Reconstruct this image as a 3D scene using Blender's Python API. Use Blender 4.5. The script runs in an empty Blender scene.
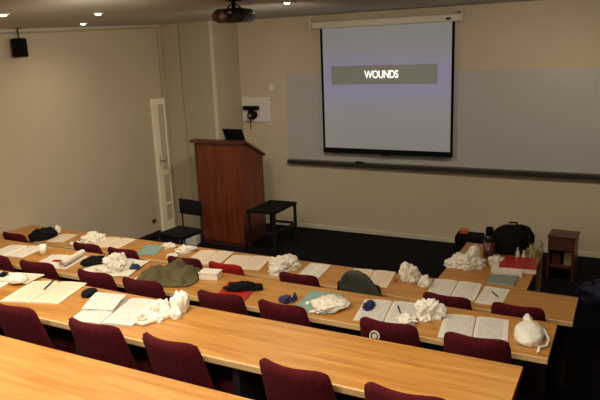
import bpy, bmesh, math, random
from mathutils import Vector, Matrix, noise
scene = bpy.context.scene
COL = scene.collection
PI = math.pi
R = math.radians

# ------------------------------------------------------------------ materials
def new_mat(name):
    m = bpy.data.materials.new(name); m.use_nodes = True
    nt = m.node_tree
    return m, nt, nt.nodes['Principled BSDF']

def lin(c):
    return tuple((x/12.92 if x <= .04045 else ((x+.055)/1.055)**2.4) for x in c)

def plain(name, rgb, rough=.6, metal=0, bump=0, bscale=40, var=.0, vscale=6, spec=.5):
    """rgb is linear base colour; optional noise variation and bump"""
    m, nt, b = new_mat(name)
    b.inputs['Roughness'].default_value = rough
    b.inputs['Metallic'].default_value = metal
    b.inputs['Specular IOR Level'].default_value = spec
    tc = nt.nodes.new('ShaderNodeTexCoord')
    if var:
        n = nt.nodes.new('ShaderNodeTexNoise'); n.inputs['Scale'].default_value = vscale
        n.inputs['Detail'].default_value = 5
        nt.links.new(tc.outputs['Object'], n.inputs['Vector'])
        r = nt.nodes.new('ShaderNodeValToRGB')
        r.color_ramp.elements[0].position = .3; r.color_ramp.elements[1].position = .7
        r.color_ramp.elements[0].color = (*[c*(1-var) for c in rgb], 1)
        r.color_ramp.elements[1].color = (*[min(1, c*(1+var)) for c in rgb], 1)
        nt.links.new(n.outputs['Fac'], r.inputs['Fac'])
        nt.links.new(r.outputs['Color'], b.inputs['Base Color'])
    else:
        b.inputs['Base Color'].default_value = (*rgb, 1)
    if bump:
        n2 = nt.nodes.new('ShaderNodeTexNoise'); n2.inputs['Scale'].default_value = bscale
        n2.inputs['Detail'].default_value = 4
        nt.links.new(tc.outputs['Object'], n2.inputs['Vector'])
        bp = nt.nodes.new('ShaderNodeBump'); bp.inputs['Strength'].default_value = bump
        bp.inputs['Distance'].default_value = .01
        nt.links.new(n2.outputs['Fac'], bp.inputs['Height'])
        nt.links.new(bp.outputs['Normal'], b.inputs['Normal'])
    return m

def wood(name, dark, light, axis='X', rough=.4, scale=1.0, stretch=14):
    m, nt, b = new_mat(name)
    tc = nt.nodes.new('ShaderNodeTexCoord')
    mp = nt.nodes.new('ShaderNodeMapping')
    s = [stretch*scale]*3; s['XYZ'.index(axis)] = 1.2*scale
    mp.inputs['Scale'].default_value = s
    nt.links.new(tc.outputs['Object'], mp.inputs['Vector'])
    n = nt.nodes.new('ShaderNodeTexNoise'); n.inputs['Scale'].default_value = 1.6
    n.inputs['Detail'].default_value = 8; n.inputs['Roughness'].default_value = .65
    n.inputs['Distortion'].default_value = .6
    nt.links.new(mp.outputs['Vector'], n.inputs['Vector'])
    r = nt.nodes.new('ShaderNodeValToRGB')
    r.color_ramp.elements[0].position = .32; r.color_ramp.elements[1].position = .68
    r.color_ramp.elements[0].color = (*dark, 1); r.color_ramp.elements[1].color = (*light, 1)
    nt.links.new(n.outputs['Fac'], r.inputs['Fac'])
    nt.links.new(r.outputs['Color'], b.inputs['Base Color'])
    b.inputs['Roughness'].default_value = rough
    bp = nt.nodes.new('ShaderNodeBump'); bp.inputs['Strength'].default_value = .06
    nt.links.new(n.outputs['Fac'], bp.inputs['Height'])
    nt.links.new(bp.outputs['Normal'], b.inputs['Normal'])
    return m

def page_mat(name, paper, ink):
    """printed page: rows of broken grey lines inside a margin, in the page's own coordinates"""
    m, nt, b = new_mat(name)
    N = nt.nodes; L = nt.links
    tc = N.new('ShaderNodeTexCoord'); sp = N.new('ShaderNodeSeparateXYZ')
    L.new(tc.outputs['Object'], sp.inputs[0])
    def math_(op, a, bb=None):
        n = N.new('ShaderNodeMath'); n.operation = op
        for i, q in enumerate((a, bb)):
            if q is None: continue
            if isinstance(q, (int, float)): n.inputs[i].default_value = q
            else: L.new(q, n.inputs[i])
        return n.outputs[0]
    y = sp.outputs['Y']; x = math_('ABSOLUTE', sp.outputs['X'])
    s = math_('SINE', math_('MULTIPLY', y, 2*PI/.011))
    line = math_('GREATER_THAN', s, .1)
    ns = N.new('ShaderNodeTexNoise'); ns.inputs['Scale'].default_value = 110; ns.inputs['Detail'].default_value = 1
    L.new(tc.outputs['Object'], ns.inputs['Vector'])
    word = math_('GREATER_THAN', ns.outputs['Fac'], .46)
    inx = math_('MULTIPLY', math_('GREATER_THAN', x, .02), math_('LESS_THAN', x, .165))
    iny = math_('LESS_THAN', math_('ABSOLUTE', y), .15)
    fac = math_('MULTIPLY', math_('MULTIPLY', line, word), math_('MULTIPLY', inx, iny))
    mx = N.new('ShaderNodeMix'); mx.data_type = 'RGBA'
    mx.inputs['A'].default_value = (*paper, 1); mx.inputs['B'].default_value = (*ink, 1)
    L.new(math_('MULTIPLY', fac, .45), mx.inputs['Factor'])
    L.new(mx.outputs['Result'], b.inputs['Base Color'])
    b.inputs['Roughness'].default_value = .75
    return m

def emit(name, rgb, strength):
    m, nt, b = new_mat(name)
    b.inputs['Base Color'].default_value = (*rgb, 1)
    b.inputs['Emission Color'].default_value = (*rgb, 1)
    b.inputs['Emission Strength'].default_value = strength
    return m

M = {}
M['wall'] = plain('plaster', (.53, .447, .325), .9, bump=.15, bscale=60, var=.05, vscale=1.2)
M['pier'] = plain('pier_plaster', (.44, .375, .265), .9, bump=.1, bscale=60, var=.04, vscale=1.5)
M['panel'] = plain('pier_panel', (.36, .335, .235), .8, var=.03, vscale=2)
M['ceiling'] = plain('ceiling_paint', (.50, .49, .43), .95, bump=.2, bscale=30, var=.06, vscale=2)
M['trim'] = plain('trim_paint', (.55, .50, .40), .6)
M['door'] = plain('door_paint', (.90, .84, .66), .5)
M['carpet'] = plain('dark_carpet', (.0055, .005, .0065), 1, bump=.5, bscale=180, var=.35, vscale=30, spec=.1)
M['oak'] = wood('oak_veneer', (.35, .143, .022), (.55, .27, .064), 'X', .38)
M['oak_edge'] = wood('oak_edge', (.58, .36, .16), (.72, .48, .24), 'X', .5)
M['desk_dark'] = plain('dark_panel', (.018, .012, .012), .7)
M['mahogany'] = wood('mahogany', (.075, .014, .006), (.20, .042, .014), 'Z', .35)
M['mahogany_dark'] = wood('mahogany_dark', (.05, .012, .008), (.11, .028, .014), 'X', .35)
M['brown_wood'] = wood('brown_wood', (.05, .018, .008), (.10, .036, .016), 'X', .45)
M['burgundy'] = plain('burgundy_fabric', (.080, .0048, .0090), .95, bump=.5, bscale=260, var=.25, vscale=45, spec=.2)
M['lit_chair_or_sticker'] = plain('lit_chair_or_sticker_red', (.36, .012, .012), .95, bump=.5, bscale=200, var=.2, vscale=30, spec=.2)  # light on one chair back put into its red; also colours a sticker
M['black_fabric'] = plain('black_fabric', (.005, .005, .006), .9, bump=.4, bscale=120, spec=.2)
M['metal'] = plain('black_metal', (.008, .008, .009), .5, 0, spec=.25)
M['plastic'] = plain('black_plastic', (.005, .005, .006), .75, spec=.08)
M['gloss_black'] = plain('gloss_black', (.012, .010, .010), .18)
M['white_cloth'] = plain('white_cloth', (.80, .74, .63), .85, bump=.7, bscale=45)
M['white_plastic'] = plain('white_plastic_bag', (.86, .83, .74), .4, bump=.5, bscale=40)
M['page'] = page_mat('printed_page', (.78, .72, .62), (.16, .15, .14))
M['page_grey'] = page_mat('printed_page_grey', (.66, .63, .58), (.12, .12, .12))
M['page_pink'] = page_mat('printed_page_cream', (.80, .66, .50), (.3, .2, .14))
M['paper'] = plain('paper', (.78, .71, .58), .8)
M['teal'] = plain('teal_card', (.22, .34, .29), .5)
M['grey_card'] = plain('grey_card', (.22, .25, .24), .5)
M['red_card'] = plain('red_card', (.42, .020, .012), .4)
M['olive'] = plain('olive_cloth', (.105, .088, .036), .95, bump=.5, bscale=90, var=.25, vscale=12)
M['greygreen'] = plain('grey_green_cloth', (.060, .064, .042), .95, bump=.5, bscale=90, var=.25, vscale=12)
M['blue'] = plain('navy_blue', (.008, .012, .075), .4, var=.3, vscale=50)
M['navy'] = plain('navy_nylon', (.003, .005, .035), .6, var=.3, vscale=10)
M['screen_white'] = plain('casing_white', (.66, .63, .54), .5)
M['whiteboard'] = plain('whiteboard', (.43, .425, .42), .35, var=.03, vscale=1.5)
M['lightgrey'] = plain('light_grey_panel', (.66, .64, .60), .6)
M['orange'] = plain('orange_plastic', (.45, .11, .02), .5)
M['tan'] = plain('tan_card', (.36, .24, .13), .8)
M['yellowgreen'] = plain('yellow_green_film', (.38, .36, .14), .5, bump=.3, bscale=40)
M['pale'] = plain('pale_film', (.62, .56, .44), .4, bump=.3, bscale=40)
M['gold'] = plain('gold_metal', (.7, .5, .2), .25, 1)
M['glass_pane'] = plain('frosted_pane', (.56, .49, .33), .25)
M['lens'] = plain('lens', (.30, .22, .20), .1)
M['redbrown'] = plain('red_brown_plastic', (.09, .022, .016), .25)
M['lamp'] = emit('lamp_glow', (1.0, .86, .62), 9)
M['lettering'] = emit('lettering', (.86, .95, .92), .5)

# slide thrown on the projection screen
def slide_mat():
    m, nt, b = new_mat('projected_slide')
    N = nt.nodes; L = nt.links
    tc = N.new('ShaderNodeTexCoord'); sp = N.new('ShaderNodeSeparateXYZ')
    L.new(tc.outputs['Object'], sp.inputs[0])
    mr = N.new('ShaderNodeMapRange'); mr.inputs['From Min'].default_value = 0; mr.inputs['From Max'].default_value = 1.74
    L.new(sp.outputs['Z'], mr.inputs['Value'])
    r = N.new('ShaderNodeValToRGB'); e = r.color_ramp.elements
    e[0].position = 0; e[0].color = (*lin((.40, .40, .41)), 1)
    e[1].position = 1; e[1].color = (*lin((.41, .42, .42)), 1)
    for p, c in ((.30, (.42, .42, .45)), (.47, (.42, .41, .56)), (.66, (.42, .41, .57)), (.82, (.42, .42, .46))):
        k = e.new(p); k.color = (*lin(c), 1)
    L.new(mr.outputs['Result'], r.inputs['Fac'])
    n = N.new('ShaderNodeTexNoise'); n.inputs['Scale'].default_value = 3
    L.new(tc.outputs['Object'], n.inputs['Vector'])
    b.inputs['Base Color'].default_value = (.30, .29, .27, 1)
    b.inputs['Roughness'].default_value = .9
    L.new(r.outputs['Color'], b.inputs['Emission Color'])
    b.inputs['Emission Strength'].default_value = SLIDE
    return m
SLIDE = .36
M['slide'] = slide_mat()
m, nt, b = new_mat('slide_band'); b.inputs['Base Color'].default_value = (.2, .19, .17, 1)
b.inputs['Emission Color'].default_value = (*lin((.34, .33, .31)), 1); b.inputs['Emission Strength'].default_value = SLIDE
M['band'] = m

# ------------------------------------------------------------------ mesh helpers
class MB:
    def __init__(s): s.bm = bmesh.new()
    def verts(s, vs, faces):
        v = [s.bm.verts.new(p) for p in vs]
        for f in faces:
            try: s.bm.faces.new([v[i] for i in f])
            except ValueError: pass
        return v
    def box(s, lo, hi, rot=None, bevel=0, seg=2):
        lo = Vector(lo); hi = Vector(hi); c = (lo+hi)/2; d = hi-lo
        mt = Matrix.Translation(c) @ (rot.to_4x4() if rot else Matrix()) @ Matrix.Diagonal((d.x, d.y, d.z, 1))
        r = bmesh.ops.create_cube(s.bm, size=1, matrix=mt)
        if bevel:
            es = list({e for v in r['verts'] for e in v.link_edges})
            bmesh.ops.bevel(s.bm, geom=es, offset=bevel, segments=seg, affect='EDGES', profile=.5)
        return s
    def tube(s, pts, r, n=8, closed=False, cap=True):
        pts = [Vector(p) for p in pts]; rings = []
        for i, p in enumerate(pts):
            a = pts[i-1] if (i or closed) else p
            c = pts[(i+1) % len(pts)] if (i < len(pts)-1 or closed) else p
            t = (c-a).normalized()
            up = Vector((0, 0, 1)) if abs(t.z) < .9 else Vector((1, 0, 0))
            x = t.cross(up).normalized(); y = x.cross(t)
            rr = r[i] if isinstance(r, (list, tuple)) else r
            rings.append([s.bm.verts.new(p + (x*math.cos(k*2*PI/n) + y*math.sin(k*2*PI/n))*rr) for k in range(n)])
        for i in range(len(rings) - (0 if closed else 1)):
            A, B = rings[i], rings[(i+1) % len(rings)]
            for k in range(n): s.bm.faces.new((A[k], A[(k+1) % n], B[(k+1) % n], B[k]))
        if cap and not closed:
            s.bm.faces.new(rings[0][::-1]); s.bm.faces.new(rings[-1])
        return s
    def lathe(s, prof, n=20, mat=None):
        mat = mat or Matrix(); rings = []
        for r, z in prof:
            rings.append([s.bm.verts.new(mat @ Vector((max(r, 1e-4)*math.cos(k*2*PI/n), max(r, 1e-4)*math.sin(k*2*PI/n), z))) for k in range(n)])
        for A, B in zip(rings, rings[1:]):
            for k in range(n): s.bm.faces.new((A[k], A[(k+1) % n], B[(k+1) % n], B[k]))
        s.bm.faces.new(rings[0][::-1]); s.bm.faces.new(rings[-1])
        return s
    def prism(s, poly, a, b, plane='XZ'):
        """poly extruded from a to b along the axis missing in plane"""
        def P(u, w, t): return {'XZ': (u, t, w), 'YZ': (t, u, w), 'XY': (u, w, t)}[plane]
        A = [s.bm.verts.new(P(u, w, a)) for u, w in poly]; B = [s.bm.verts.new(P(u, w, b)) for u, w in poly]
        n = len(poly)
        for i in range(n): s.bm.faces.new((A[i], A[(i+1) % n], B[(i+1) % n], B[i]))
        s.bm.faces.new(A[::-1]); s.bm.faces.new(B)
        return s
    def shell(s, f, nu, nv, th):
        """closed slab around surface f(u,v)->(Vector, normal)"""
        T = []; Bt = []
        for j in range(nv+1):
            a = []; c = []
            for i in range(nu+1):
                p, nrm = f(i/nu, j/nv)
                edge = min(i, nu-i, j, nv-j)
                h = th*(.35 if edge == 0 else .8 if edge == 1 else 1)
                a.append(s.bm.verts.new(p + nrm*h/2)); c.append(s.bm.verts.new(p - nrm*h/2))
            T.append(a); Bt.append(c)
        for j in range(nv):
            for i in range(nu):
                s.bm.faces.new((T[j][i], T[j][i+1], T[j+1][i+1], T[j+1][i]))
                s.bm.faces.new((Bt[j][i], Bt[j+1][i], Bt[j+1][i+1], Bt[j][i+1]))
        for i in range(nu):
            s.bm.faces.new((T[0][i], Bt[0][i], Bt[0][i+1], T[0][i+1]))
            s.bm.faces.new((T[nv][i+1], Bt[nv][i+1], Bt[nv][i], T[nv][i]))
        for j in range(nv):
            s.bm.faces.new((T[j+1][0], Bt[j+1][0], Bt[j][0], T[j][0]))
            s.bm.faces.new((T[j][nu], Bt[j][nu], Bt[j+1][nu], T[j+1][nu]))
        return s
    def lump(s, size, seed, rough=1.0, sub=5, at=(0, 0, 0), rz=0, flat=.35):
        """crumpled cloth / bag heap resting on z=0 with the given extents"""
        r = bmesh.ops.create_icosphere(s.bm, subdivisions=sub, radius=1)
        off = Vector((seed*7.31, seed*3.77, seed*1.93)); vs = r['verts']
        for v in vs:
            p = v.co.normalized()
            k = 1 + rough*(.42*noise.noise(p*1.3+off) + .30*(abs(noise.noise(p*2.4+off*1.7))-.25)*1.6
                + .26*(.3-abs(noise.noise(p*4.2+off*2.1)))*1.5 + .15*(.25-abs(noise.noise(p*8+off))) + .05*(.25-abs(noise.noise(p*15+off))))
            v.co = p*min(1.4, max(.35, k))
            if v.co.z < -flat: v.co.z = -flat - (v.co.z+flat)*.05
        mn = [min(v.co[i] for v in vs) for i in range(3)]; mx = [max(v.co[i] for v in vs) for i in range(3)]
        mt = Matrix.Translation(at) @ Matrix.Rotation(rz, 4, 'Z')
        for v in vs:
            q = [(v.co[i]-mn[i])/(mx[i]-mn[i]) for i in range(3)]
            v.co = mt @ Vector(((q[0]-.5)*size[0], (q[1]-.5)*size[1], q[2]*size[2]))
        return s
    def build(s, name, mat, parent=None, smooth=False, loc=None, rz=None):
        bmesh.ops.recalc_face_normals(s.bm, faces=s.bm.faces)
        me = bpy.data.meshes.new(name); s.bm.to_mesh(me); s.bm.free()
        me.materials.append(M[mat] if isinstance(mat, str) else mat)
        if smooth:
            for p in me.polygons: p.use_smooth = True
        o = bpy.data.objects.new(name, me); COL.objects.link(o)
        if parent: o.parent = parent
        if loc is not None: o.location = loc
        if rz is not None: o.rotation_euler[2] = rz
        return o

def tag(o, label=None, cat=None, group=None, kind=None):
    if label: o['label'] = label
    if cat: o['category'] = cat
    if group: o['group'] = group
    if kind: o['kind'] = kind
    return o

def thing(name, label, cat, loc=(0, 0, 0), rz=0, group=None):
    o = bpy.data.objects.new(name, None); COL.objects.link(o)
    o.empty_display_size = .1
    o.location = loc; o.rotation_euler = (0, 0, rz)
    return tag(o, label, cat, group)

def dup(root, loc, rz, label, group=None):
    r = root.copy(); COL.objects.link(r); r.location = loc; r.rotation_euler = (0, 0, rz)
    r['label'] = label
    if group: r['group'] = group
    for ch in list(root.children):
        c = ch.copy(); COL.objects.link(c); c.parent = r
        for g in list(ch.children):
            d = g.copy(); COL.objects.link(d); d.parent = c
    return r

def struct(name, mb, mat, parent=None, smooth=False):
    o = mb.build(name, mat, parent, smooth)
    if not parent: o['kind'] = 'structure'
    return o

# ------------------------------------------------------------------ the room
XL, XR, YF, YB = -6.25, 1.7, 8.25, -1.6
H1 = .2259                                   # step height
NEAR = [4.428, 3.365, 2.302, 1.238]          # near edges of the four benches
FAR = [4.92, 3.856, 2.793, 1.73]             # far edges
TOP = [.74, .9659, 1.1917, 1.4176]
FL = [0, H1, 2*H1, 3*H1, 4*H1]
END = [-.246, -.298, -.351, -.40]

def ceil_z(x, y):
    return 3.1-.035*(YF-y)*min(1, max(0, (-3.2-x)/3.05))

fl = MB()
edges = [YF+.1] + [f+.05 for f in FAR[1:]] + [FAR[3]+.05-1.063, YB]
prof = [(YF+.1, -.1), (YF+.1, 0)]
z = 0
for i in range(1, 5):
    y = edges[i]; prof += [(y, z), (y, FL[i])]; z = FL[i]
prof += [(YB-.1, z), (YB-.1, -.1)]
fl.prism(prof, XL-.1, XR+.1, 'YZ')
struct('floor', fl, 'carpet')

w = MB(); w.box((XL-.1, YF, 0), (XR+.1, YF+.12, 3.3)); struct('wall_front', w, 'wall')
w = MB(); w.box((XL-.12, YB-.1, 0), (XL, YF+.1, 3.3)); struct('wall_left', w, 'wall')
w = MB(); w.box((XR, YB-.1, 0), (XR+.12, YF+.1, 3.3)); struct('wall_right', w, 'wall')
w = MB(); w.box((XL-.1, YB-.12, 0), (XR+.1, YB, 3.3)); struct('wall_back', w, 'wall')
c = MB()
nx, ny = 30, 12
g = [[(XL-.1+(XR-XL+.2)*i/nx, YB-.1+(YF-YB+.2)*j/ny) for i in range(nx+1)] for j in range(ny+1)]
A = [[c.bm.verts.new((x, y, ceil_z(x, y))) for x, y in row] for row in g]
B = [[c.bm.verts.new((x, y, 3.35)) for x, y in row] for row in g]
for j in range(ny):
    for i in range(nx):
        c.bm.faces.new((A[j][i], A[j][i+1], A[j+1][i+1], A[j+1][i]))
        c.bm.faces.new((B[j][i], B[j+1][i], B[j+1][i+1], B[j][i+1]))
for i in range(nx):
    c.bm.faces.new((A[0][i], B[0][i], B[0][i+1], A[0][i+1])); c.bm.faces.new((A[ny][i], A[ny][i+1], B[ny][i+1], B[ny][i]))
for j in range(ny):
    c.bm.faces.new((A[j][0], A[j+1][0], B[j+1][0], B[j][0])); c.bm.faces.new((A[j][nx], B[j][nx], B[j+1][nx], A[j+1][nx]))
struct('ceiling', c, 'ceiling', smooth=True)

# boxed pier in the left front corner
PX, PY = -5.30, 7.58
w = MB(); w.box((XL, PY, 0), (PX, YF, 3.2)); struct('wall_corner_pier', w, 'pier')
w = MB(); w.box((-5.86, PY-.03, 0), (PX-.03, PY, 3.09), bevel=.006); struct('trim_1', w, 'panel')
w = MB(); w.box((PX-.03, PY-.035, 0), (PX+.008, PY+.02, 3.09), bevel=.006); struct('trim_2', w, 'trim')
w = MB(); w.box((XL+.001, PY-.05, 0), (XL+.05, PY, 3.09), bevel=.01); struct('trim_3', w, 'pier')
# cornice along the left wall
cz = MB()
for (y0, y1) in ((-1.6, 2), (2, 5), (5, PY-.05)):
    z0, z1 = ceil_z(XL, y0), ceil_z(XL, y1)
    cz.verts([(XL, y0, z0+.02), (XL+.05, y0, z0+.02), (XL+.05, y0, z0-.03), (XL, y0, z0-.055), (XL, y1, z1+.02), (XL+.05, y1, z1+.02), (XL+.05, y1, z1-.03), (XL, y1, z1-.055)],
             [(0, 1, 2, 3), (4, 7, 6, 5), (1, 5, 6, 2), (2, 6, 7, 3), (0, 4, 5, 1), (0, 3, 7, 4)])
struct('trim_4', cz, 'trim')
w = MB(); w.box((PX, YF-.018, 0), (XR, YF, .06), bevel=.004); struct('baseboard_front', w, 'trim')
w = MB(); w.box((XL, 5.0, 0), (XL+.014, 7.22, .05), bevel=.004); struct('baseboard_left', w, 'desk_dark')

# narrow glazed door in the left wall, beside the pier
d = MB(); d.box((XL, 7.255, 0), (XL+.03, 7.535, 2.02), bevel=.004)
D = tag(struct('door_1', d, 'door'), 'narrow cream painted door with glass panes, left wall corner')
f = MB()
f.box((XL+.03, 7.26, 0), (XL+.05, 7.36, 2.01), bevel=.004)
f.box((XL+.03, 7.505, 0), (XL+.045, 7.53, 2.01), bevel=.003)
for z0, z1 in ((0, .16), (.40, .44), (.87, .94), (1.93, 2.01)): f.box((XL+.03, 7.36, z0), (XL+.045, 7.505, z1), bevel=.003)
f.build('door_frame', 'door', D)
for z0, z1 in ((.16, .40), (.44, .87), (.94, 1.93)):
    q = MB(); q.box((XL+.03, 7.36, z0), (XL+.036, 7.505, z1)); q.build('pane', 'glass_pane', D)
h = MB(); h.box((XL+.05, 7.29, 1.02), (XL+.062, 7.325, 1.2), bevel=.004)
h.tube([(XL+.06, 7.307, 1.12), (XL+.10, 7.307, 1.12), (XL+.105, 7.40, 1.12)], .009)
h.build('door_handle', 'trim', D, True)
w = MB(); w.box((XL, 7.06, .19), (XL+.02, 7.13, .25), bevel=.005)
tag(w.build('door_stop', 'brown_wood'), 'small brown wooden door stop low on the left wall', 'door stop')

# ------------------------------------------------------------------ front wall fittings
SX0, SX1, SZ0, SZ1 = -3.885, -2.02, 1.215, 2.915
SY = 8.14
S = thing('projection_screen', 'pull-down projection screen showing a lilac slide with one word', 'projection screen', (SX0, SY, SZ0))
sw, sh = SX1-SX0, SZ1-SZ0
q = MB(); q.box((.03, -.002, .0), (sw-.03, .002, sh)); sur = q.build('screen_surface', 'slide', S)
q = MB(); q.box((.156, -.005, .935), (1.65, -.002, 1.185)); q.build('slide_band', 'band', sur)
for x0 in (0, sw-.035):
    q = MB(); q.box((x0, -.003, 0), (x0+.035, .003, sh)); q.build('border', 'plastic', S)
q = MB(); q.box((0, -.004, -.0), (sw, .004, .05)); q.box((0, -.014, -.02), (sw, .014, .012), bevel=.006); q.build('bottom_bar', 'plastic', S)
q = MB(); q.box((sw*.47, -.02, -.03), (sw*.53, .02, -.02), bevel=.003); q.build('pull_tab', 'plastic', S)
q = MB(); q.box((-.11, -.06, sh-.005), (sw+.08, .085, sh+.09), bevel=.02, seg=3); q.build('casing', 'screen_white', S, True)
for x0 in (-.13, sw+.08):
    q = MB(); q.box((x0, -.07, sh-.015), (x0+.02, .095, sh+.12), bevel=.004); q.build('bracket', 'lightgrey', S)
q = MB(); q.box((sw-.1, -.066, sh+.02), (sw-.04, -.058, sh+.045)); q.build('maker_plate', 'plastic', S)
cu = bpy.data.curves.new('lettering', 'FONT'); cu.body = 'WOUNDS'; cu.size = .165; cu.align_x = 'CENTER'; cu.align_y = 'CENTER'
cu.extrude = .001; cu.offset = .004; cu.space_character = .93
tmp = bpy.data.objects.new('lettering_source', cu); COL.objects.link(tmp)
bpy.context.view_layer.update()
me = bpy.data.meshes.new_from_object(tmp.evaluated_get(bpy.context.evaluated_depsgraph_get()))
bpy.data.objects.remove(tmp)
me.materials.clear(); me.materials.append(M['lettering'])
t = bpy.data.objects.new('lettering', me); COL.objects.link(t); t.parent = sur
t.location = (.89, -.007, 1.06); t.rotation_euler = (PI/2, 0, 0); t.scale = (.66, .85, 1)
t['label'] = 'white word WOUNDS'

W = thing('whiteboard', 'long grey whiteboard across the front wall behind the screen', 'whiteboard', (-4.50, YF-.004, 1.0))
q = MB(); q.box((0, -.022, .055), (5.2, 0, 1.31), bevel=.003); q.build('board', 'whiteboard', W)
q = MB(); q.box((-.005, -.075, -.0), (5.2, 0, .035), bevel=.006); q.box((-.005, -.085, 0), (5.2, -.07, .05), bevel=.004); q.build('pen_tray', 'desk_dark', W)
q = MB(); q.box((1.08, -.07, .035), (1.20, -.03, .07), bevel=.006)
tag(q.build('board_duster', 'plastic', loc=(-4.50, YF, 1.0)), 'small black duster on whiteboard tray below the screen', 'board duster')

V = thing('wall_camera', 'black camera on a pale square panel above the lectern', 'camera', (-5.04, YF, 1.6))
q = MB(); q.box((-.245, -.02, 0), (.245, 0, .37), bevel=.004); q.build('back_panel', 'lightgrey', V)
q = MB(); q.box((-.19, -.10, .185), (.06, -.02, .24), bevel=.006); q.box((-.1, -.09, .14), (-.05, -.03, .19)); q.build('bracket', 'plastic', V)
q = MB(); q.lathe([(.0, 0), (.055, 0), (.06, .02), (.06, .12), (.045, .14), (0, .14)], 20, Matrix.Translation((-.03, -.02, .105)) @ Matrix.Rotation(PI/2, 4, 'X')); q.build('camera_body', 'plastic', V, True)
q = MB(); q.lathe([(0, 0), (.024, 0), (.024, .012), (0, .014)], 16, Matrix.Translation((-.03, -.158, .105)) @ Matrix.Rotation(PI/2, 4, 'X')); q.build('lens', 'lens', V, True)
q = MB(); q.tube([(-.09, -.06, .15), (-.11, -.05, .08), (-.10, -.03, 0), (-.115, -.015, -.12)], .006, 6); q.build('cable', 'plastic', V, True)
q = MB(); q.box((-4.80, YF-.02, 2.06), (-4.71, YF, 2.16), bevel=.01)
tag(q.build('wall_sensor', 'lightgrey'), 'small pale square sensor up on the front wall', 'sensor')
for k, (x, z) in enumerate(((-5.02, 1.42), (-4.86, 1.36))):
    q = MB(); q.box((-.06, -.012, -.06), (.06, 0, .06), bevel=.004)
    o = q.build('wall_switch', 'wall' if k else 'trim', loc=(x, YF, z))
    tag(o, ('pale wall switch plate directly under the wall camera', 'beige wall switch plate lower and right of the other plate')[k], 'switch', 'switch plates under the wall camera')
    q = MB(); q.box((-.02, -.02, -.035), (.02, -.01, .035), bevel=.003); q.build('rocker', 'trim', o)

# loudspeaker on the left wall
K = thing('wall_loudspeaker', 'small black loudspeaker hanging high on the left wall', 'loudspeaker', (-6.13, 5.03, 2.68), R(-62))
q = MB(); q.box((-.07, -.06, 0), (.07, .06, .205), bevel=.012); q.build('cabinet', 'plastic', K)
q = MB(); q.box((-.06, -.066, .012), (.06, -.058, .193), bevel=.003); q.build('grille', 'black_fabric', K)
q = MB(); q.tube([(0, 0, .20), (0, 0, .315)], .009); q.box((-.03, -.03, .308), (.03, .03, .316)); q.build('bracket', 'metal', K)

# ceiling lights
first = None
lab = ['round recessed ceiling light at the far left picture edge', 'round recessed ceiling light closest to the left wall top', 'round recessed ceiling light second nearest the projector, left of it', 'round recessed ceiling light right of the projector, above the whiteboard']
for k, P in enumerate(((-4.677, 3.716, 3.023), (-5.523, 5.416, 3.025), (-4.481, 4.594, 3.047), (-3.060, 5.682, 3.100))):
    zc = ceil_z(P[0], P[1])
    if not first:
        first = L = thing('ceiling_light', lab[0], 'ceiling light', (P[0], P[1], zc), group='recessed ceiling lights')
        q = MB(); q.lathe([(.036, -.004), (.052, -.010), (.056, 0), (.036, .02)], 24); q.build('ring', 'trim', L, True)
        q = MB(); q.lathe([(0, -.020), (.02, -.018), (.034, -.004), (.034, .01), (0, .01)], 20); q.build('bulb', 'lamp', L, True)
    else:
        dup(first, (P[0], P[1], zc), 0, lab[k])

# projector under the ceiling
pj = thing('ceiling_projector', 'dark ceiling projector with red-brown lens end, hung above the benches', 'projector', (-3.24, 5.0, 2.900), R(6))
q = MB(); q.box((-.155, -.15, 0), (.155, .15, .125), bevel=.055, seg=4); q.build('body', 'gloss_black', pj, True)
q = MB(); q.box((-.145, -.158, .018), (-.06, -.10, .09), bevel=.015, seg=3); q.build('vent_panel', 'redbrown', pj, True)
q = MB(); q.lathe([(0, 0), (.05, 0), (.055, .04), (.045, .05), (0, .045)], 20, Matrix.Translation((-.02, -.14, .055)) @ Matrix.Rotation(PI/2, 4, 'X')); q.build('port_ring', 'redbrown', pj, True)
q = MB(); q.lathe([(0, 0), (.028, 0), (.028, .012), (0, .018)], 16, Matrix.Translation((-.02, -.186, .055)) @ Matrix.Rotation(PI/2, 4, 'X')); q.build('lens', 'lens', pj, True)
q = MB(); q.box((.02, -.155, .075), (.05, -.145, .095), bevel=.003); q.build('indicator', 'lightgrey', pj)
q = MB(); q.lathe([(.02, .10), (.02, .19), (.07, .19), (.07, .198), (0, .198)], 16); q.box((-.09, -.06, .105), (.09, .06, .125), bevel=.006)
for sx in (-1, 1): q.tube([(sx*.1, 0, .1), (sx*.03, 0, .16)], .008)
q.build('ceiling_mount', 'metal', pj)

# ------------------------------------------------------------------ lectern and things by it
LX0, LX1, LY0, LY1 = -5.335, -4.60, 7.03, 7.62
Lc = thing('lectern', 'tall red-brown wooden lectern with dark sloping top', 'lectern', (0, 0, 0))
q = MB(); q.box((LX0+.02, LY0, .06), (LX1-.02, LY0+.025, 1.45)); q.build('front_panel', 'mahogany', Lc)
for x0 in (LX0, LX1-.025):
    q = MB(); q.prism([(LY0-.005, .04), (LY0-.005, 1.45), (LY0+.10, 1.45), (LY1, 1.22), (LY1, .04)], x0, x0+.025, 'YZ'); q.build('side_panel', 'mahogany', Lc)
q = MB(); q.prism([(LY0-.04, 1.45), (LY0-.04, 1.485), (LY0+.11, 1.485), (LY0+.11, 1.45)], LX0-.05, LX1+.03, 'YZ')
q.prism([(LY0+.11, 1.45), (LY0+.11, 1.485), (LY1+.03, 1.225), (LY1+.03, 1.19)], LX0-.05, LX1+.03, 'YZ'); q.build('top', 'mahogany_dark', Lc)
q = MB(); q.box((LX0+.02, LY0+.02, 0), (LX1-.02, LY1-.05, .06)); q.build('plinth', 'mahogany_dark', Lc)
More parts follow.
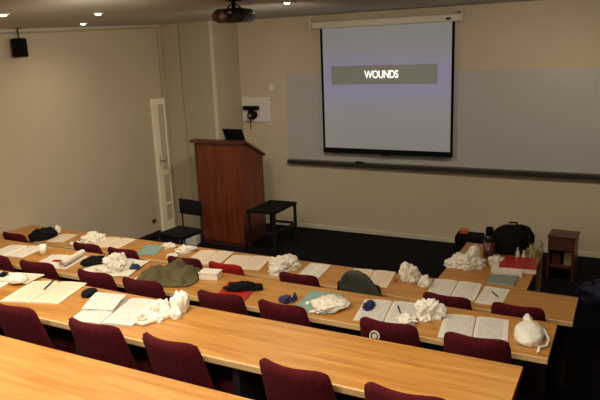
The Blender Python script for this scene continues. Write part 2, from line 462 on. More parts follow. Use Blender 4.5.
q = MB(); q.box((LX0+.025, LY0+.025, .7), (LX1-.025, LY1-.04, .722)); q.build('shelf', 'mahogany', Lc)
LP = thing('laptop', 'open black laptop on top of the lectern', 'laptop', (-4.79, 7.25, 1.425), PI)
q = MB(); q.box((-.16, -.21, .0), (.16, .0, .018), rot=None, bevel=.004); o = q.build('base', 'plastic', LP); o.rotation_euler[0] = R(27)
q = MB(); q.box((-.16, -.006, 0), (.16, .006, .20), bevel=.004); o = q.build('display', 'plastic', LP); o.location = (0, .0, .02); o.rotation_euler[0] = R(-24)

def black_chair(loc, rz):
    t = thing('black_chair', 'black fabric chair facing the benches, left of the lectern', 'chair', loc, rz)
    q = MB(); q.box((-.205, -.2, .42), (.205, .2, .462), bevel=.02, seg=3); q.build('seat', 'black_fabric', t, True)
    q = MB(); q.box((-.19, -.235, .62), (.19, -.2, .82), bevel=.015, seg=3); q.build('backrest', 'black_fabric', t, True)
    for sx in (-1, 1):
        q = MB(); q.tube([(sx*.165, -.24, 0), (sx*.165, -.225, .44), (sx*.165, -.225, .68)], .011); q.build('leg', 'metal', t, True)
        q = MB(); q.tube([(sx*.175, .21, 0), (sx*.175, .19, .435)], .011); q.build('leg', 'metal', t, True)
    q = MB(); q.box((-.18, -.18, .40), (.18, .18, .42)); q.build('seat_frame', 'metal', t)
    return t
black_chair((-4.97, 6.12, 0), R(174))

tb = thing('low_table', 'low black table standing at the right side of the lectern', 'table', (-4.19, 7.12, 0))
q = MB(); q.box((-.21, -.32, .58), (.21, .32, .61), bevel=.006); q.build('tabletop', 'plastic', tb)
for sx in (-1, 1):
    for sy in (-1, 1):
        q = MB(); q.box((sx*.19-.017, sy*.29-.017, 0), (sx*.19+.017, sy*.29+.017, .58)); q.build('leg', 'metal', tb)
for a_, b_ in (((-.19, -.30, .30), (.19, -.28, .33)), ((-.19, .28, .30), (.19, .30, .33)), ((.18, -.28, .30), (.2, .28, .33))):
    q = MB(); q.box(a_, b_); q.build('stretcher', 'metal', tb)
q = MB(); q.box((-.1, -.07, 0), (.1, .07, .13), bevel=.004); q.box((-.102, -.072, .1), (.102, .072, .134), bevel=.003)
tag(q.build('storage_box', 'lightgrey', loc=(-5.43, 6.93, 0), rz=R(12)), 'pale grey lidded box on the floor behind the black chair', 'box')

# ------------------------------------------------------------------ benches
rowlab = ['front bench desk of orange-brown wood, covered in handouts and coats',
          'second bench desk of orange-brown wood, with red folder and white bags',
          'third bench desk, bare to the right of the crumpled white cloth',
          'nearest bench desk, bare light wood at the lower left']
GAPS = [-.45, -1.56, -2.66, -3.72, -4.85, -5.95]
for i in range(4):
    e = END[i]
    b = thing('bench_desk', rowlab[i], 'desk', (0, NEAR[i], FL[i]), group='stepped bench desks')
    dpt = FAR[i]-NEAR[i]; tz = .74
    q = MB(); q.box((XL+.02, .012, tz-.028), (e, dpt, tz), bevel=.002); q.build('desktop', 'oak', b)
    q = MB(); q.box((XL+.02, -.004, tz-.034), (e, .012, tz-.001), bevel=.003); q.build('edge_band', 'oak_edge', b)
    q = MB(); q.box((XL+.02, dpt-.06, .0), (e-.06, dpt-.04, tz-.028)); q.build('modesty_panel', 'desk_dark', b)
    for gx in [g_+(e+.25) for g_ in GAPS]:
        q = MB(); q.box((gx-.02, .08, 0), (gx+.02, dpt-.06, tz-.028), bevel=.003); q.build('leg', 'desk_dark', b)

# ------------------------------------------------------------------ chairs
def make_chair(label):
    t = thing('lecture_chair', label, 'chair', group='burgundy lecture chairs')
    def back(u, v):
        a = u*2-1
        hw = .200*(1-v)+.178*v
        if v > .9: hw -= .006*((v-.9)/.1)**2
        z = .47 + .392*v - .026*v*abs(a)**6
        y = -.165 - .115*v + .06*a*a
        n = Vector((-.35*a, 1, .28)).normalized()
        return Vector((a*hw, y, z)), n
    q = MB(); q.shell(back, 16, 14, .05); q.build('backrest', 'burgundy', t, True)
    q = MB(); q.box((-.212, -.17, .42), (.212, .25, .485), bevel=.028, seg=3); q.build('seat', 'burgundy', t, True)
    q = MB(); q.box((-.18, -.15, .395), (.18, .22, .42)); q.box((-.06, -.20, .40), (.06, -.13, .6), bevel=.01); q.build('seat_frame', 'metal', t)
    for sx in (-1, 1):
        for y0, y1 in ((-.22, -.14), (.22, .20)):
            q = MB(); q.tube([(sx*.195, y0, 0), (sx*.165, y1, .41)], .012); q.build('leg', 'metal', t, True)
    return t
rows = [
 [(-5.70, 'burgundy chair at the front bench, farthest left, before bare wood'),
  (-4.65, 'burgundy chair at the front bench under the crumpled cream cloth, left part'),
  (-4.19, 'burgundy chair at the front bench, just left of the teal card folder'),
  (-3.46, 'burgundy chair at the front bench, mostly hidden behind the olive jacket'),
  (-2.99, 'burgundy chair, back coloured as lit, at the front bench behind the small white box'),
  (-2.28, 'burgundy chair at the front bench below the white cloth and single handout'),
  (-1.78, 'chair at the front bench with a grey-green jacket over its back'),
  (-1.09, 'burgundy chair at the front bench below the open book, right of grey-green jacket'),
  (-.61, 'burgundy chair at the front bench, rightmost, above the white knotted bag')],
 [(-4.60, 'burgundy chair at the second bench cut off by the left picture edge'),
  (-4.09, 'burgundy chair at the second bench below the book with the rolled paper'),
  (-3.44, 'dark burgundy chair at the second bench below the spread white sheet'),
  (-2.99, 'burgundy chair at the second bench below the small paper slip and olive jacket'),
  (-2.32, 'burgundy chair at the second bench below the red folder'),
  (-1.85, 'burgundy chair at the second bench below the blue crumpled wrapper'),
  (-1.17, 'burgundy chair at the second bench with a round white badge on its back'),
  (-.68, 'burgundy chair at the second bench, rightmost, covering an open book')],
 [(-2.97, 'burgundy chair at the third bench, cut by the left picture edge'),
  (-2.36, 'burgundy chair at the third bench below the thick open book'),
  (-1.87, 'burgundy chair at the third bench with its seat showing, lower centre left'),
  (-1.22, 'burgundy chair at the third bench, cut by the picture bottom near the centre'),
  (-.73, 'burgundy chair at the third bench, rightmost, cut by the picture bottom')],
 [(-1.745, 'corner of a red chair at the nearest desk, lower left picture corner')]]
proto = None; chairs = {}
for i, row in enumerate(rows):
    for k, (x, lb) in enumerate(row):
        loc = (x-(.06*min(1, max(0, (-x-1.3)/1.1))-(.015 if x > -1 else 0) if i < 3 else 0), NEAR[i]+.125, FL[i]); rz = R(((k*37+i*53) % 7)-3 if (i, k) != (2, 2) else -4)
        if proto is None:
            proto = make_chair(lb); proto.location = loc; proto.rotation_euler[2] = rz; o = proto
        else: o = dup(proto, loc, rz, lb)
        chairs[(i, k)] = o
for ch in chairs[(0, 4)].children:
    if ch.name.startswith(('backrest',)):
        ch.data = ch.data.copy(); ch.data.materials.clear(); ch.data.materials.append(M['lit_chair_or_sticker'])  # this back is painted brighter red as if lit
q = MB()
ring = [(.028*math.cos(a*2*PI/24), 0, .028*math.sin(a*2*PI/24)) for a in range(24)]
q.tube(ring, .006, 6, closed=True)
q.lathe([(0, 0), (.016, 0), (.014, .003), (0, .003)], 16, Matrix.Rotation(PI/2, 4, 'X'))
bd = q.build('badge', 'trim', chairs[(1, 6)]); bd.location = (-.055, -.298, .775); bd.rotation_euler[0] = R(-15); bd['label'] = 'round white badge'

# ------------------------------------------------------------------ paper on the benches
def open_book(label, c, w, h, ang, mat='page', t=.010, name='open_book', curl=None, cover=None, skew=0):
    """two page blocks meeting at a spine along local y"""
    o = thing(name, label, 'book', c, R(ang))
    for s in (-1, 1):
        pr = [(.003, .001), (w, .001), (w, t*.55), (w*.75, t*.85), (w*.4, t*1.15), (w*.15, t*1.05), (w*.05, t*.65), (.003, t*.2)]
        q = MB(); q.prism([(s*x, z) for x, z in pr], -h/2, h/2, 'XZ')
        if skew:
            for vv in q.bm.verts: vv.co.x += -skew*vv.co.y
        q.build('page_block', mat, o)
    if cover:
        q = MB(); q.box((-w-.004, -h/2-.004, 0), (w+.004, h/2+.004, .0015)); q.build('cover', cover, o)
    return o

def sheet(label, c, w, h, ang, mat='page', t=.004, name='handout', cat='paper', n=2):
    o = thing(name, label, cat, c, R(ang))
    for k in range(n):
        q = MB(); d_ = k*t/n
        q.box((-w/2, -h/2, d_), (w/2, h/2, d_+t/n*.85)); p_ = q.build('sheet', mat, o)
        p_.rotation_euler[2] = R(random.Random(k+int(w*999)).uniform(-2, 2))
    return o

def folder(label, c, w, h, ang, mat, t=.012, name='card_folder', cat='folder', pages=True):
    o = thing(name, label, cat, c, R(ang))
    if pages:
        q = MB(); q.box((-w/2+.006, -h/2+.004, .002), (w/2-.004, h/2-.006, t-.002)); q.build('papers', 'paper', o)
    q = MB(); q.box((-w/2, -h/2, 0), (w/2, h/2, .002)); q.box((-w/2, -h/2, t-.002), (w/2, h/2, t), bevel=.0008); q.box((-w/2-.002, -h/2, 0), (-w/2, h/2, t)); q.build('cover', mat, o)
    return o

def pen(label, a, b, mat='plastic', name='pen', r=.0045):
    a = Vector(a); b = Vector(b); d_ = (b-a); L_ = d_.length; u = d_.normalized()
    o = thing(name, label, 'pen', a, math.atan2(d_.y, d_.x))
    q = MB(); q.tube([(0, 0, r), (L_*.8, 0, r)], r, 8); q.build('barrel', mat, o, True)
    q = MB(); q.tube([(L_*.8, 0, r), (L_, 0, r)], [r, r*.25], 8); q.build('tip', 'metal', o, True)
    return o

def heap(name, label, cat, c, size, rz=0, seed=1, mat='white_cloth', rough=1.0, extra=(), sub=5, group=None, flat=.35):
    q = MB(); q.lump(size, seed, rough, sub, flat=flat)
    for k, (dx, dy, dz, sx, sy, sz) in enumerate(extra): q.lump((sx, sy, sz), seed+11+k, rough, max(3, sub-1), at=(dx, dy, dz))
    return tag(q.build(name, mat, loc=c, rz=R(rz), smooth=True), label, cat, group)

exec_items = True
# ---- front bench
sheet('pinkish folded leaflet on the front bench beside the black bag', (-5.40, 4.64, .74), .21, .30, -6+20, 'page_pink', name='leaflet')
open_book('open book with pinkish pages at the left of the front bench', (-4.74, 4.70, .74), .19, .33, 8, 'page_pink')
folder('teal card folder on the front bench between book and white tissues', (-4.18, 4.66, .74), .21, .33, 22, 'teal', .006)
open_book('long open book at the middle of the front bench beside white tissues', (-3.475, 4.665, .74), .178, .40, 10, 'page_pink')
open_book('open handout next to the lit-coloured chair on the front bench', (-3.07, 4.68, .74), .195, .37, 12, 'page_pink', .006, 'open_handout')
sheet('single handout between white cloth and grey-green jacket, front bench', (-2.37, 4.70, .74), .20, .36, 7, 'page', .008)
open_book('open book behind the grey-green jacket on the front bench', (-1.855, 4.72, .74), .185, .37, 8, 'page_pink')
open_book('open book above the chair right of the grey-green jacket, front bench', (-1.14, 4.72, .74), .188, .37, 3, 'page')
sheet('printed sheet with a black pen lying on it, right of front bench', (-.837, 4.70, .74), .19, .36, 0, 'page', .005)
pen('black pen on the rightmost printed sheet of the front bench', (-.86, 4.775, .746), (-.79, 4.67, .746))
heap('black_bag', 'small black bag at the left of the front bench', 'bag', (-5.60, 4.57, .74), (.22, .34, .12), -20, 3, 'black_fabric', .8)
heap('paper_tissue', 'thin upright white tissue behind the black bag, front bench', 'tissue', (-5.60, 4.76, .74), (.06, .10, .10), 10, 5, 'white_cloth', .8, sub=3)
heap('crumpled_cloth', 'crumpled cream cloth left of the pinkish open book, front bench', 'cloth', (-4.98, 4.68, .74), (.20, .32, .105), -10, 8, 'white_cloth', 1.1, ((-.05, -.18, 0, .15, .12, .04),))
heap('paper_tissue', 'small crumpled white tissue just right of the teal folder', 'tissue', (-4.06, 4.80, .74), (.17, .12, .055), 0, 12, 'white_cloth', 1.2, sub=4)
heap('paper_tissue', 'larger crumpled white tissue left of the long open book', 'tissue', (-3.82, 4.76, .74), (.26, .22, .065), 20, 14, 'white_cloth', 1.2, ((-.08, -.16, 0, .12, .14, .03),))
heap('white_cloth', 'crumpled white cloth heap behind a chair in mid front bench', 'cloth', (-2.66, 4.69, .74), (.28, .32, .125), -30, 17, 'white_cloth', 1.0, ((.08, -.13, 0, .2, .16, .08), (-.06, .1, 0, .2, .15, .09)))
heap('crumpled_paper', 'ball of crumpled white paper right of the open book, front bench', 'paper', (-1.52, 4.79, .74), (.18, .16, .17), 0, 21, 'white_cloth', 1.1)
heap('crumpled_paper', 'smaller ball of crumpled white paper beside the larger one', 'paper', (-1.37, 4.71, .74), (.13, .15, .10), 25, 23, 'white_cloth', 1.1)
heap('orange_wrapper', 'tiny orange wrapper beside the crumpled paper ball, front bench', 'wrapper', (-1.64, 4.735, .74), (.04, .05, .035), 0, 4, 'orange', .8, sub=3)

# ---- second bench
Z2 = .9659
open_book('open book at the left end of the second bench in view', (-4.835, 3.63, Z2), .195, .30, 10, 'page')
q = MB(); q.lathe([(0, 0), (.026, 0), (.036, .085), (.033, .085), (.024, .006), (0, .006)], 20)
tag(q.build('white_cup', 'white_plastic', loc=(-4.525, 3.66, Z2), smooth=True), 'white paper cup beside the leftmost book of second bench', 'cup')
ob = open_book('open book with a rolled-up right page, second bench', (-4.215, 3.555, Z2), .175, .33, 15, 'page')
q = MB()
pts = []
for k in range(26):
    a = k*.42; rr = .012+.0008*k
    pts.append((.13+rr*math.cos(a), .036+rr*math.sin(a)))
for k in range(25):
    (xa, za), (xb, zb) = pts[k], pts[k+1]
    q.verts([(xa, -.15, za), (xb, -.15, zb), (xb, .17, zb), (xa, .17, za)], [(0, 1, 2, 3)])
rl = q.build('rolled_page', 'paper', ob); sm = rl.modifiers.new('thickness', 'SOLIDIFY'); sm.thickness = .0015
q = MB(); q.box((-.05, -.02, .013), (.03, .012, .018)); q.build('pink_sticker', 'lit_chair_or_sticker', ob)
# white sheet with things on it
def sheet_cloth(label, c, w, h, ang, mat, seed, name='white_sheet', amp=.012, cat='cloth'):
    q = MB()
    def f(u, v):
        x = (u-.5)*w*(1+.06*noise.noise(Vector((v*4, seed, 1)))); y = (v-.5)*h*(1+.08*noise.noise(Vector((u*4, seed, 5))))
        zz = .004 + amp*abs(noise.noise(Vector((x*9+seed, y*9, 0)))) + amp*.4*abs(noise.noise(Vector((x*25, y*25+seed, 0))))
        return Vector((x, y, zz)), Vector((0, 0, 1))
    q.shell(f, 28, 28, .003)
    return tag(q.build(name, mat, loc=c, rz=R(ang), smooth=True), label, cat)
sheet_cloth('spread white sheet under a black pouch on the second bench', (-3.66, 3.62, Z2), .46, .40, 15, 'white_cloth', 2)
heap('black_pouch', 'soft black pouch on the left of the spread white sheet', 'pouch', (-3.86, 3.63, Z2+.008), (.13, .28, .075), -25, 31, 'black_fabric', .7)
heap('crumpled_cloth', 'large crumpled white cloth in the middle of the spread sheet', 'cloth', (-3.60, 3.615, Z2+.008), (.24, .27, .125), 0, 33, 'white_cloth', 1.2, ((-.06, -.1, 0, .2, .12, .05),))
heap('blue_wrapper', 'dark blue wrapper at the right of the spread white sheet', 'wrapper', (-3.48, 3.66, Z2+.01), (.12, .12, .035), 30, 35, 'blue', .9)
sheet('small white paper slip left of the olive jacket, second bench', (-3.25, 3.46, Z2), .11, .14, 20, 'paper', .004, 'paper_slip', n=1)
# olive jacket: a rumpled spread garment
def garment(name, label, c, w, h, ang, mat, seed, top):
    q = MB()
    def f(u, v):
        a, b_ = u*2-1, v*2-1
        rad = min(1, (abs(a)**2.6+abs(b_)**2.6)**(1/2.6))
        k = 1/max(abs(a), abs(b_), 1e-3)*1
        sc = max(1.0, (abs(a)**4+abs(b_)**4)**.25/max(abs(a), abs(b_), 1e-3))
        x = a*w/2/sc*(1+.16*noise.noise(Vector((a*1.5, b_*1.5, seed)))); y = b_*h/2/sc*(1+.16*noise.noise(Vector((a*1.5, b_*1.5, seed+5))))
        z_ = top*(1-rad**3)*(.6+.8*noise.noise(Vector((x*8, y*8, seed+1))))
        z_ +=   .055*abs(noise.noise(Vector((x*12+y*6, y*14, seed+2))))*(1-rad**6) + .012*abs(noise.noise(Vector((x*30, y*30, seed))))
        return Vector((x, y, .006+max(0, z_))), Vector((0, 0, 1))
    q.shell(f, 40, 40, .010)
    return tag(q.build(name, mat, loc=c, rz=R(ang), smooth=True), label, 'jacket')
garment('jacket', 'olive brown jacket heaped on the second bench', (-3.07, 3.60, Z2), .50, .42, 24, 'olive', 3, .11)
bx = thing('small_carton', 'small white carton on the second bench, right of olive jacket', 'box', (-2.765, 3.72, Z2), R(12))
q = MB(); q.box((-.075, -.05, 0), (.075, .05, .055), bevel=.003); q.build('carton_body', 'white_plastic', bx)
q = MB(); q.box((-.078, -.053, .045), (.078, .053, .058), bevel=.002); q.build('lid', 'white_cloth', bx)
folder('red folder on the second bench with a black pouch on it', (-2.42, 3.55, Z2), .23, .34, 14, 'red_card', .012)
heap('black_pouch', 'long black pouch lying across the red folder', 'pouch', (-2.40, 3.58, Z2+.012), (.27, .12, .065), 36, 41, 'black_fabric', .8, ((.13, -.02, 0, .06, .06, .04),))
heap('blue_wrapper', 'crumpled blue wrapper alone on bare wood of the second bench', 'wrapper', (-2.00, 3.53, Z2), (.12, .10, .05), 10, 43, 'blue', 1.1, ((.05, .035, 0, .035, .05, .06),))
folder('teal folder partly under a white cloth on the second bench', (-1.79, 3.60, Z2), .24, .36, 5, 'teal', .006)
heap('white_sticker', 'tiny white sticker crumple on the teal folder of second bench', 'sticker', (-1.835, 3.53, Z2+.006), (.035, .03, .02), 0, 45, 'white_plastic', .7, sub=3)
heap('white_cloth', 'flattened white cloth on the teal folder, second bench', 'cloth', (-1.68, 3.56, Z2+.006), (.24, .34, .05), -20, 47, 'white_cloth', 1.1, ((-.05, .0, 0, .2, .22, .045),))
open_book('open book with a blue wrapper and a pen on it, second bench', (-1.30, 3.62, Z2), .19, .35, 9, 'page_grey')
heap('blue_wrapper', 'blue wrapper lying on the left page of an open book', 'wrapper', (-1.44, 3.64, Z2+.010), (.085, .16, .04), 10, 49, 'blue', 1.2)
pen('dark pen lying on the right page of the second bench book', (-1.262, 3.71, Z2+.011), (-1.205, 3.595, Z2+.011))
heap('plastic_bag', 'crumpled white plastic bag at the right of the penned book', 'bag', (-1.05, 3.66, Z2), (.17, .22, .13), -15, 51, 'white_plastic', 1.3, ((-.06, -.15, .008, .17, .13, .04), (.06, .03, 0, .12, .12, .09)))
open_book('open book half hidden by the rightmost chair of the second bench', (-.74, 3.58, Z2), .195, .35, 8, 'page_grey')
# knotted white bag at the right end
kb = thing('knotted_bag', 'round white knotted plastic bag at right end of second bench', 'bag', (-.425, 3.59, Z2), R(8))
q = MB(); q.lump((.175, .27, .085), 61, .3, 4); q.lump((.06, .13, .05), 62, .6, 3, at=(-.01, .14, .03)); q.build('bag_body', 'white_plastic', kb, True)
q = MB(); q.tube([(.03, .11, .05), (.08, .06, .03), (.105, -.03, .012), (.09, -.11, .012), (.05, -.14, .012), (.045, -.20, .012)], .008, 6); q.build('strap', 'white_plastic', kb, True)

# ---- third bench
Z3 = 1.1917
sheet('cream papers at the left picture edge of the third bench', (-3.74, 2.62, Z3), .26, .30, 14, 'paper', .01)
sheet('cream handout under the white card at third bench left end', (-3.60, 2.71, Z3+.011), .24, .17, 10, 'page_pink', .005)
q = MB(); q.lump((.125, .12, .055), 71, .22, 4)
tag(q.build('white_card', 'white_plastic', loc=(-3.555, 2.65, Z3+.018), rz=R(20)), 'folded white card on the papers at the third bench left', 'card')
heap('key_bunch', 'small black key bunch on the papers at the third bench left', 'keys', (-3.765, 2.70, Z3+.017), (.07, .08, .02), 40, 73, 'black_fabric', 1.2, sub=3)
open_book('large open book with a pen in its gutter, third bench', (-3.245, 2.595, Z3), .20, .35, 17, 'page_pink', .012)
pen('black pen in the gutter of the large third bench book', (-3.345, 2.77, Z3+.012), (-3.26, 2.60, Z3+.013))
ms = thing('spectacle_case', 'small black case beside the thick open book, third bench', 'case', (-2.94, 2.68, Z3), R(10))
q = MB(); q.lathe([(0, 0), (.04, .002), (.046, .012), (.04, .028), (.026, .036), (0, .038)], 20); o = q.build('case_body', 'black_fabric', ms, True); o.scale = (1, 1.35, 1)
tb_ = open_book('thick open book with a lifted page, third bench', (-2.595, 2.535, Z3), .20, .36, 16, 'page_grey', .014)
q = MB()
def lift(u, v):
    x = -.20+.20*u; y = -.02+.19*v
    return Vector((x, y, .018+.032*math.sin(v*PI*.5)*(1-.3*u))), Vector((0, -.3, 1)).normalized()
q.shell(lift, 8, 10, .004); q.build('lifted_page', 'page_grey', tb_, True)
cl = thing('crumpled_cloth', 'white crumpled cloth with trailing strap right of third bench book', 'cloth', (-2.295, 2.55, Z3), 0)
q = MB(); q.lump((.11, .17, .095), 81, .8, 4, at=(-.015, .06, 0), rz=.4); q.lump((.10, .15, .125), 84, .8, 4, at=(.055, .14, 0)); q.lump((.08, .09, .06), 86, .9, 4, at=(.095, .06, 0)); q.lump((.13, .10, .05), 85, 1.0, 4, at=(.0, .0, 0)); q.build('cloth_heap', 'white_plastic', cl, True)
q = MB(); q.lump((.11, .10, .055), 88, .8, 4, at=(-.075, -.01, 0), rz=.5); q.tube([Vector(p_)-Vector((-2.295, 2.55, Z3-.012)) for p_ in ((-2.264, 2.687, 1.192), (-2.249, 2.587, 1.192), (-2.277, 2.517, 1.192), (-2.305, 2.449, 1.192), (-2.365, 2.452, 1.192))], [.024, .022, .016, .014, .010], 8); q.build('strap', 'white_cloth', cl, True)

# ---- jacket hung over the chair back (front bench)
q = MB()
def hung(u, v):
    a = u*2-1
    top = .985-.22*abs(a)**2.6
    zz = .50*(1-v)+top*v
    hw = .265*(1-v*v*.30)
    y = -.30+.12*(1-v)+.05*a*a + .02*noise.noise(Vector((a*5, v*2, 3))) - .012*abs(noise.noise(Vector((a*11, v*3, 7))))
    return Vector((a*hw, y, zz)), Vector((-.25*a, -1, .2)).normalized()
q.shell(hung, 28, 18, .05)
tag(q.build('jacket', 'greygreen', loc=(-1.78, NEAR[0]+.105, 0), smooth=True), 'grey-green jacket hung over a chair back at front bench', 'jacket')

# ------------------------------------------------------------------ front desk at the right with bags
fd = thing('front_desk', 'small wooden desk beyond the front bench, piled with bags', 'desk', (0, 0, 0))
q = MB(); q.box((-1.33, 4.935, .712), (-.62, 6.0, .74), bevel=.003); q.build('desktop', 'oak', fd)
for x0, y0 in ((-.67, 5.92), (-1.30, 5.92), (-.67, 4.98), (-1.30, 4.98)):
    q = MB(); q.box((x0, y0, 0), (x0+.04, y0+.05, .712), bevel=.003); q.build('leg', 'oak_edge', fd)
for x0 in (-.655, -1.27):
    q = MB(); q.box((x0, 5.03, .62), (x0+.015, 5.92, .712)); q.build('apron', 'brown_wood', fd)
heap('white_cloth', 'large white cloth heap at the left of the front desk', 'cloth', (-1.17, 5.33, .74), (.33, .30, .12), 10, 91, 'white_cloth', 1.1, ((-.13, -.02, 0, .16, .16, .07), (.05, .07, .03, .12, .14, .15)))
heap('white_cloth', 'smaller white cloth heap between red folder and flask', 'cloth', (-.955, 5.47, .74), (.16, .16, .085), 0, 93, 'white_cloth', 1.1)
folder('grey card folder at the near edge of the front desk', (-.83, 5.085, .74), .215, .24, 0, 'grey_card', .010)
folder('thick stack of white papers under the red folder', (-.83, 5.27, .74), .25, .17, 8, 'paper', .028, 'paper_stack', 'paper')
rf = folder('red ring folder on the front desk below the black backpack', (-.765, 5.43, .74), .30, .30, 8, 'red_card', .045, 'ring_folder')
# flask
fk = thing('drinks_flask', 'dark drinks flask with a red lower half beside the backpack', 'flask', (-1.05, 5.63, .74))
q = MB(); q.lathe([(0, 0), (.05, 0), (.052, .01), (.052, .15), (0, .15)], 20); q.build('sleeve', 'redbrown', fk, True)
q = MB(); q.lathe([(.05, .15), (.048, .19), (.036, .215), (0, .215)], 20); q.build('flask_body', 'gloss_black', fk, True)
q = MB(); q.lathe([(.034, .215), (.034, .27), (.03, .28), (0, .28)], 20); q.build('cap', 'plastic', fk, True)
# backpack
bp_ = thing('backpack', 'black backpack slumped on the far end of the front desk', 'backpack', (-.90, 5.82, .74), R(8))
q = MB(); r_ = bmesh.ops.create_icosphere(q.bm, subdivisions=4, radius=1)
for vv in r_['verts']:
    p = vv.co.copy()
    sgn = lambda t_, e_: math.copysign(abs(t_)**e_, t_)
    n3 = noise.noise(p*2.2+Vector((4, 1, 2)))
    x, y, zz = sgn(p.x, .7), sgn(p.y, .75), sgn(p.z, .75)
    zz = max(zz, -.92)
    vv.co = Vector((x*.175*(1+.1*n3)*(1-.10*(zz+1)/2) + .02*zz, y*.11*(1+.12*n3), (zz*.5+.46)*.275*(1+.05*n3)))
q.build('bag_body', 'black_fabric', bp_, True)
q = MB(); q.box((-.12, -.145, .03), (.10, -.08, .17), bevel=.025, seg=3); q.build('front_pocket', 'black_fabric', bp_, True)
q = MB(); q.tube([(-.02, .02, .255), (-.01, .02, .283), (.05, .02, .285), (.07, .02, .255)], .009, 8); q.build('carry_handle', 'black_fabric', bp_, True)
q = MB(); q.tube([(.08, .0, .26), (.15, .01, .235), (.19, .02, .17), (.19, .02, .11), (.16, .0, .06)], [.02, .024, .022, .018, .014], 8); q.build('shoulder_strap', 'black_fabric', bp_, True)
# small bottles in front of it
for k, (x, y, h_) in enumerate(((-.795, 5.60, .13), (-.745, 5.615, .10))):
    bt = thing('small_bottle', ('taller small bottle with gold cap before the backpack', 'shorter small pale bottle right of the taller one')[k], 'bottle', (x, y, .74 if k else .74), group='small bottles before the backpack')
    q = MB(); q.lathe([(0, 0), (.017, 0), (.018, .006), (.018, h_*.6), (.008, h_*.78), (.008, h_*.86), (0, h_*.86)], 14); q.build('bottle_body', 'pale', bt, True)
    q = MB(); q.lathe([(.0095, h_*.84), (.0095, h_), (0, h_)], 12); q.build('cap', 'gold' if k == 0 else 'white_plastic', bt, True)
heap('plastic_bag', 'crumpled yellow-green bag on front desk, right of the backpack', 'bag', (-.685, 5.78, .74), (.11, .17, .085), 0, 95, 'yellowgreen', 1.0)
heap('plastic_bag', 'pale film bag standing at the far right desk corner', 'bag', (-.675, 5.93, .74), (.12, .10, .17), 0, 97, 'pale', 1.0)
# behind the desk
ca = thing('black_case', 'tall black case standing behind the white cloth heap', 'case', (-1.525, 7.0, 0), R(4))
q = MB(); q.box((-.15, -.12, .02), (.15, .12, .52), bevel=.012); q.build('case_body', 'plastic', ca)
q = MB(); q.tube([(-.05, 0, .52), (-.05, 0, .545), (.05, 0, .545), (.05, 0, .52)], .008); q.build('carry_handle', 'metal', ca)
for sx in (-.11, .11):
    q = MB(); q.box((sx-.02, -.1, 0), (sx+.02, .1, .02)); q.build('foot', 'metal', ca)
q = MB(); q.box((-.045, -.035, 0), (.045, .035, .055), bevel=.008)
tag(q.build('orange_tin', 'orange', loc=(-1.575, 6.93, .548), rz=R(5)), 'small orange tin on top of the black case', 'tin')
cb = thing('wooden_cabinet', 'dark brown wooden cabinet with open lower shelf, right of desk', 'cabinet', (-.565, 7.42, 0), R(-4))
for x0 in (-.14, .12):
    q = MB(); q.box((x0, -.14, 0), (x0+.02, .14, .49)); q.build('side_panel', 'mahogany_dark', cb)
q = MB(); q.box((-.15, -.145, .49), (.15, .145, .512), bevel=.004); q.build('top', 'brown_wood', cb)
q = MB(); q.box((-.125, -.14, .35), (.125, -.12, .49)); q.build('upper_panel', 'brown_wood', cb)
q = MB(); q.box((-.125, .12, 0), (.125, .14, .49)); q.build('back_panel', 'mahogany_dark', cb)
q = MB(); q.box((-.125, -.12, .335), (.125, .12, .35)); q.build('shelf', 'brown_wood', cb)
q = MB(); q.box((-.125, -.13, .14), (.125, .12, .16)); q.build('shelf', 'brown_wood', cb)
q = MB(); q.box((-.045, -.06, 0), (.045, .06, .13), bevel=.004)
tag(q.build('red_carton', 'redbrown', loc=(-.63, 7.40, .16), rz=R(6)), 'dark red carton on the shelf of the brown cabinet', 'box')
q = MB(); q.box((-.04, -.05, 0), (.04, .05, .17), bevel=.003)
tag(q.build('tan_carton', 'tan', loc=(-.50, 7.40, .16), rz=R(-5)), 'tan carton on the shelf of the brown cabinet', 'box')
# blue bag on the floor
nb = thing('holdall_bag', 'dark blue holdall bag on the dark floor, far right', 'bag', (-.10, 6.75, 0), R(10))
q = MB(); q.lump((.55, .35, .28), 101, .35, 4); q.build('bag_body', 'navy', nb, True)
for sy in (-.06, .06):
    q = MB(); q.tube([(-.12, sy, .23), (-.1, sy, .31), (.1, sy, .31), (.12, sy, .23)], .01); q.build('handle', 'black_fabric', nb, True)
for k, (x, y) in enumerate(((-.29, 7.2), (-.19, 7.2))):  # small white lumps put in for glints on the dark floor
    q = MB(); q.lump((.07, .05, .025), 103+k, .9, 3)
    tag(q.build('white_glint', 'white_cloth', loc=(x, y, 0)), ('left one of two white painted-in glints on the dark floor', 'right one of two white painted-in glints on the dark floor')[k], 'paper', 'white glints painted in on the floor')

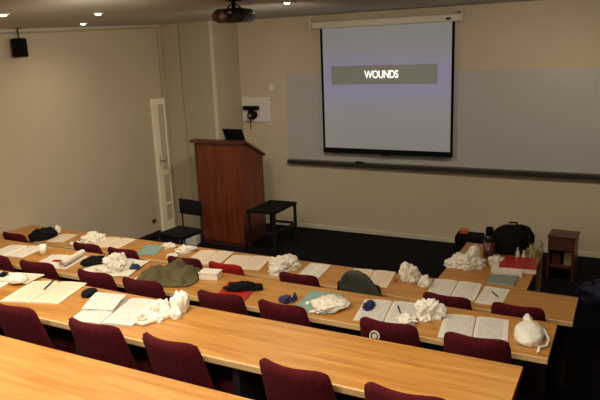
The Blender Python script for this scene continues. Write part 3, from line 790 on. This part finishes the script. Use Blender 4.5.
# ------------------------------------------------------------------ light: recessed lamps over the benches, plus added wall fill
def spot(loc, power, size=.25, angle=168, blend=1.0, col=(1.0, .87, .67)):
    l = bpy.data.lights.new('ceiling_or_fill_spot', 'SPOT'); l.energy = power; l.color = col
    l.spot_size = R(angle); l.spot_blend = blend; l.shadow_soft_size = size
    o = bpy.data.objects.new('ceiling_or_fill_spot', l); COL.objects.link(o); o.location = loc
    return o
for x, y, p_ in ((-4.6, .8, 90), (-2.9, .8, 110), (-1.2, .6, 130), (-.3, -.6, 90), (-2.2, -.8, 90),
                 (-4.3, 2.4, 65), (-2.4, 2.3, 70), (-.6, 2.3, 55),
                 (-4.48, 4.59, 24), (-2.6, 4.3, 22), (-.6, 4.3, 17),
                 ):
    spot((x, y, ceil_z(x, y)-.06), p_)
for P, e_ in (((-5.523, 5.416), 14), ((-3.06, 5.68), 20)):
    spot((P[0], P[1], ceil_z(*P)-.05), e_)
# extra fill spots, added to brighten the front and left walls
for a_, b_, e_ in (((-.9, 5.9, 3.0), (-1.6, 8.25, 1.6), 50), ((.9, 5.9, 3.0), (.4, 8.25, 1.6), 54), ((-3.06, 5.68, 3.03), (-4.0, 8.25, 1.6), 46),
                   ((-3.2, 3.4, 3.0), (-6.25, 5.6, 1.3), 92), ((-3.06, 5.68, 3.03), (-6.25, 7.0, 1.1), 58)):
    if not e_: continue
    o = spot(a_, e_, .25, 115, 1.0)
    o.rotation_euler = (Vector(b_)-Vector(a_)).to_track_quat('-Z', 'Y').to_euler()

wd = bpy.data.worlds.new('world'); scene.world = wd; wd.use_nodes = True
wd.node_tree.nodes['Background'].inputs[0].default_value = (.02, .018, .015, 1)

# ------------------------------------------------------------------ camera
def make_cam(rot3, h, lens):
    cd = bpy.data.cameras.new('camera'); co = bpy.data.objects.new('camera', cd); COL.objects.link(co)
    cd.sensor_width = 36; cd.sensor_fit = 'HORIZONTAL'; cd.lens = lens
    m3 = Matrix(rot3).transposed()
    co.matrix_world = Matrix.Translation((0, 0, h)) @ m3.to_4x4()
    cd.clip_start = .05
    scene.camera = co
make_cam(((0.88777,0.45874,-0.03780),(-0.07389,0.22308,0.97200),(0.45433,-0.86011,0.23194)), 2.6456, 37.8846)

vs = scene.view_settings
vs.view_transform = 'Standard'; vs.look = 'None'; vs.gamma = 1; vs.use_curve_mapping = False
vs.exposure = 0.87
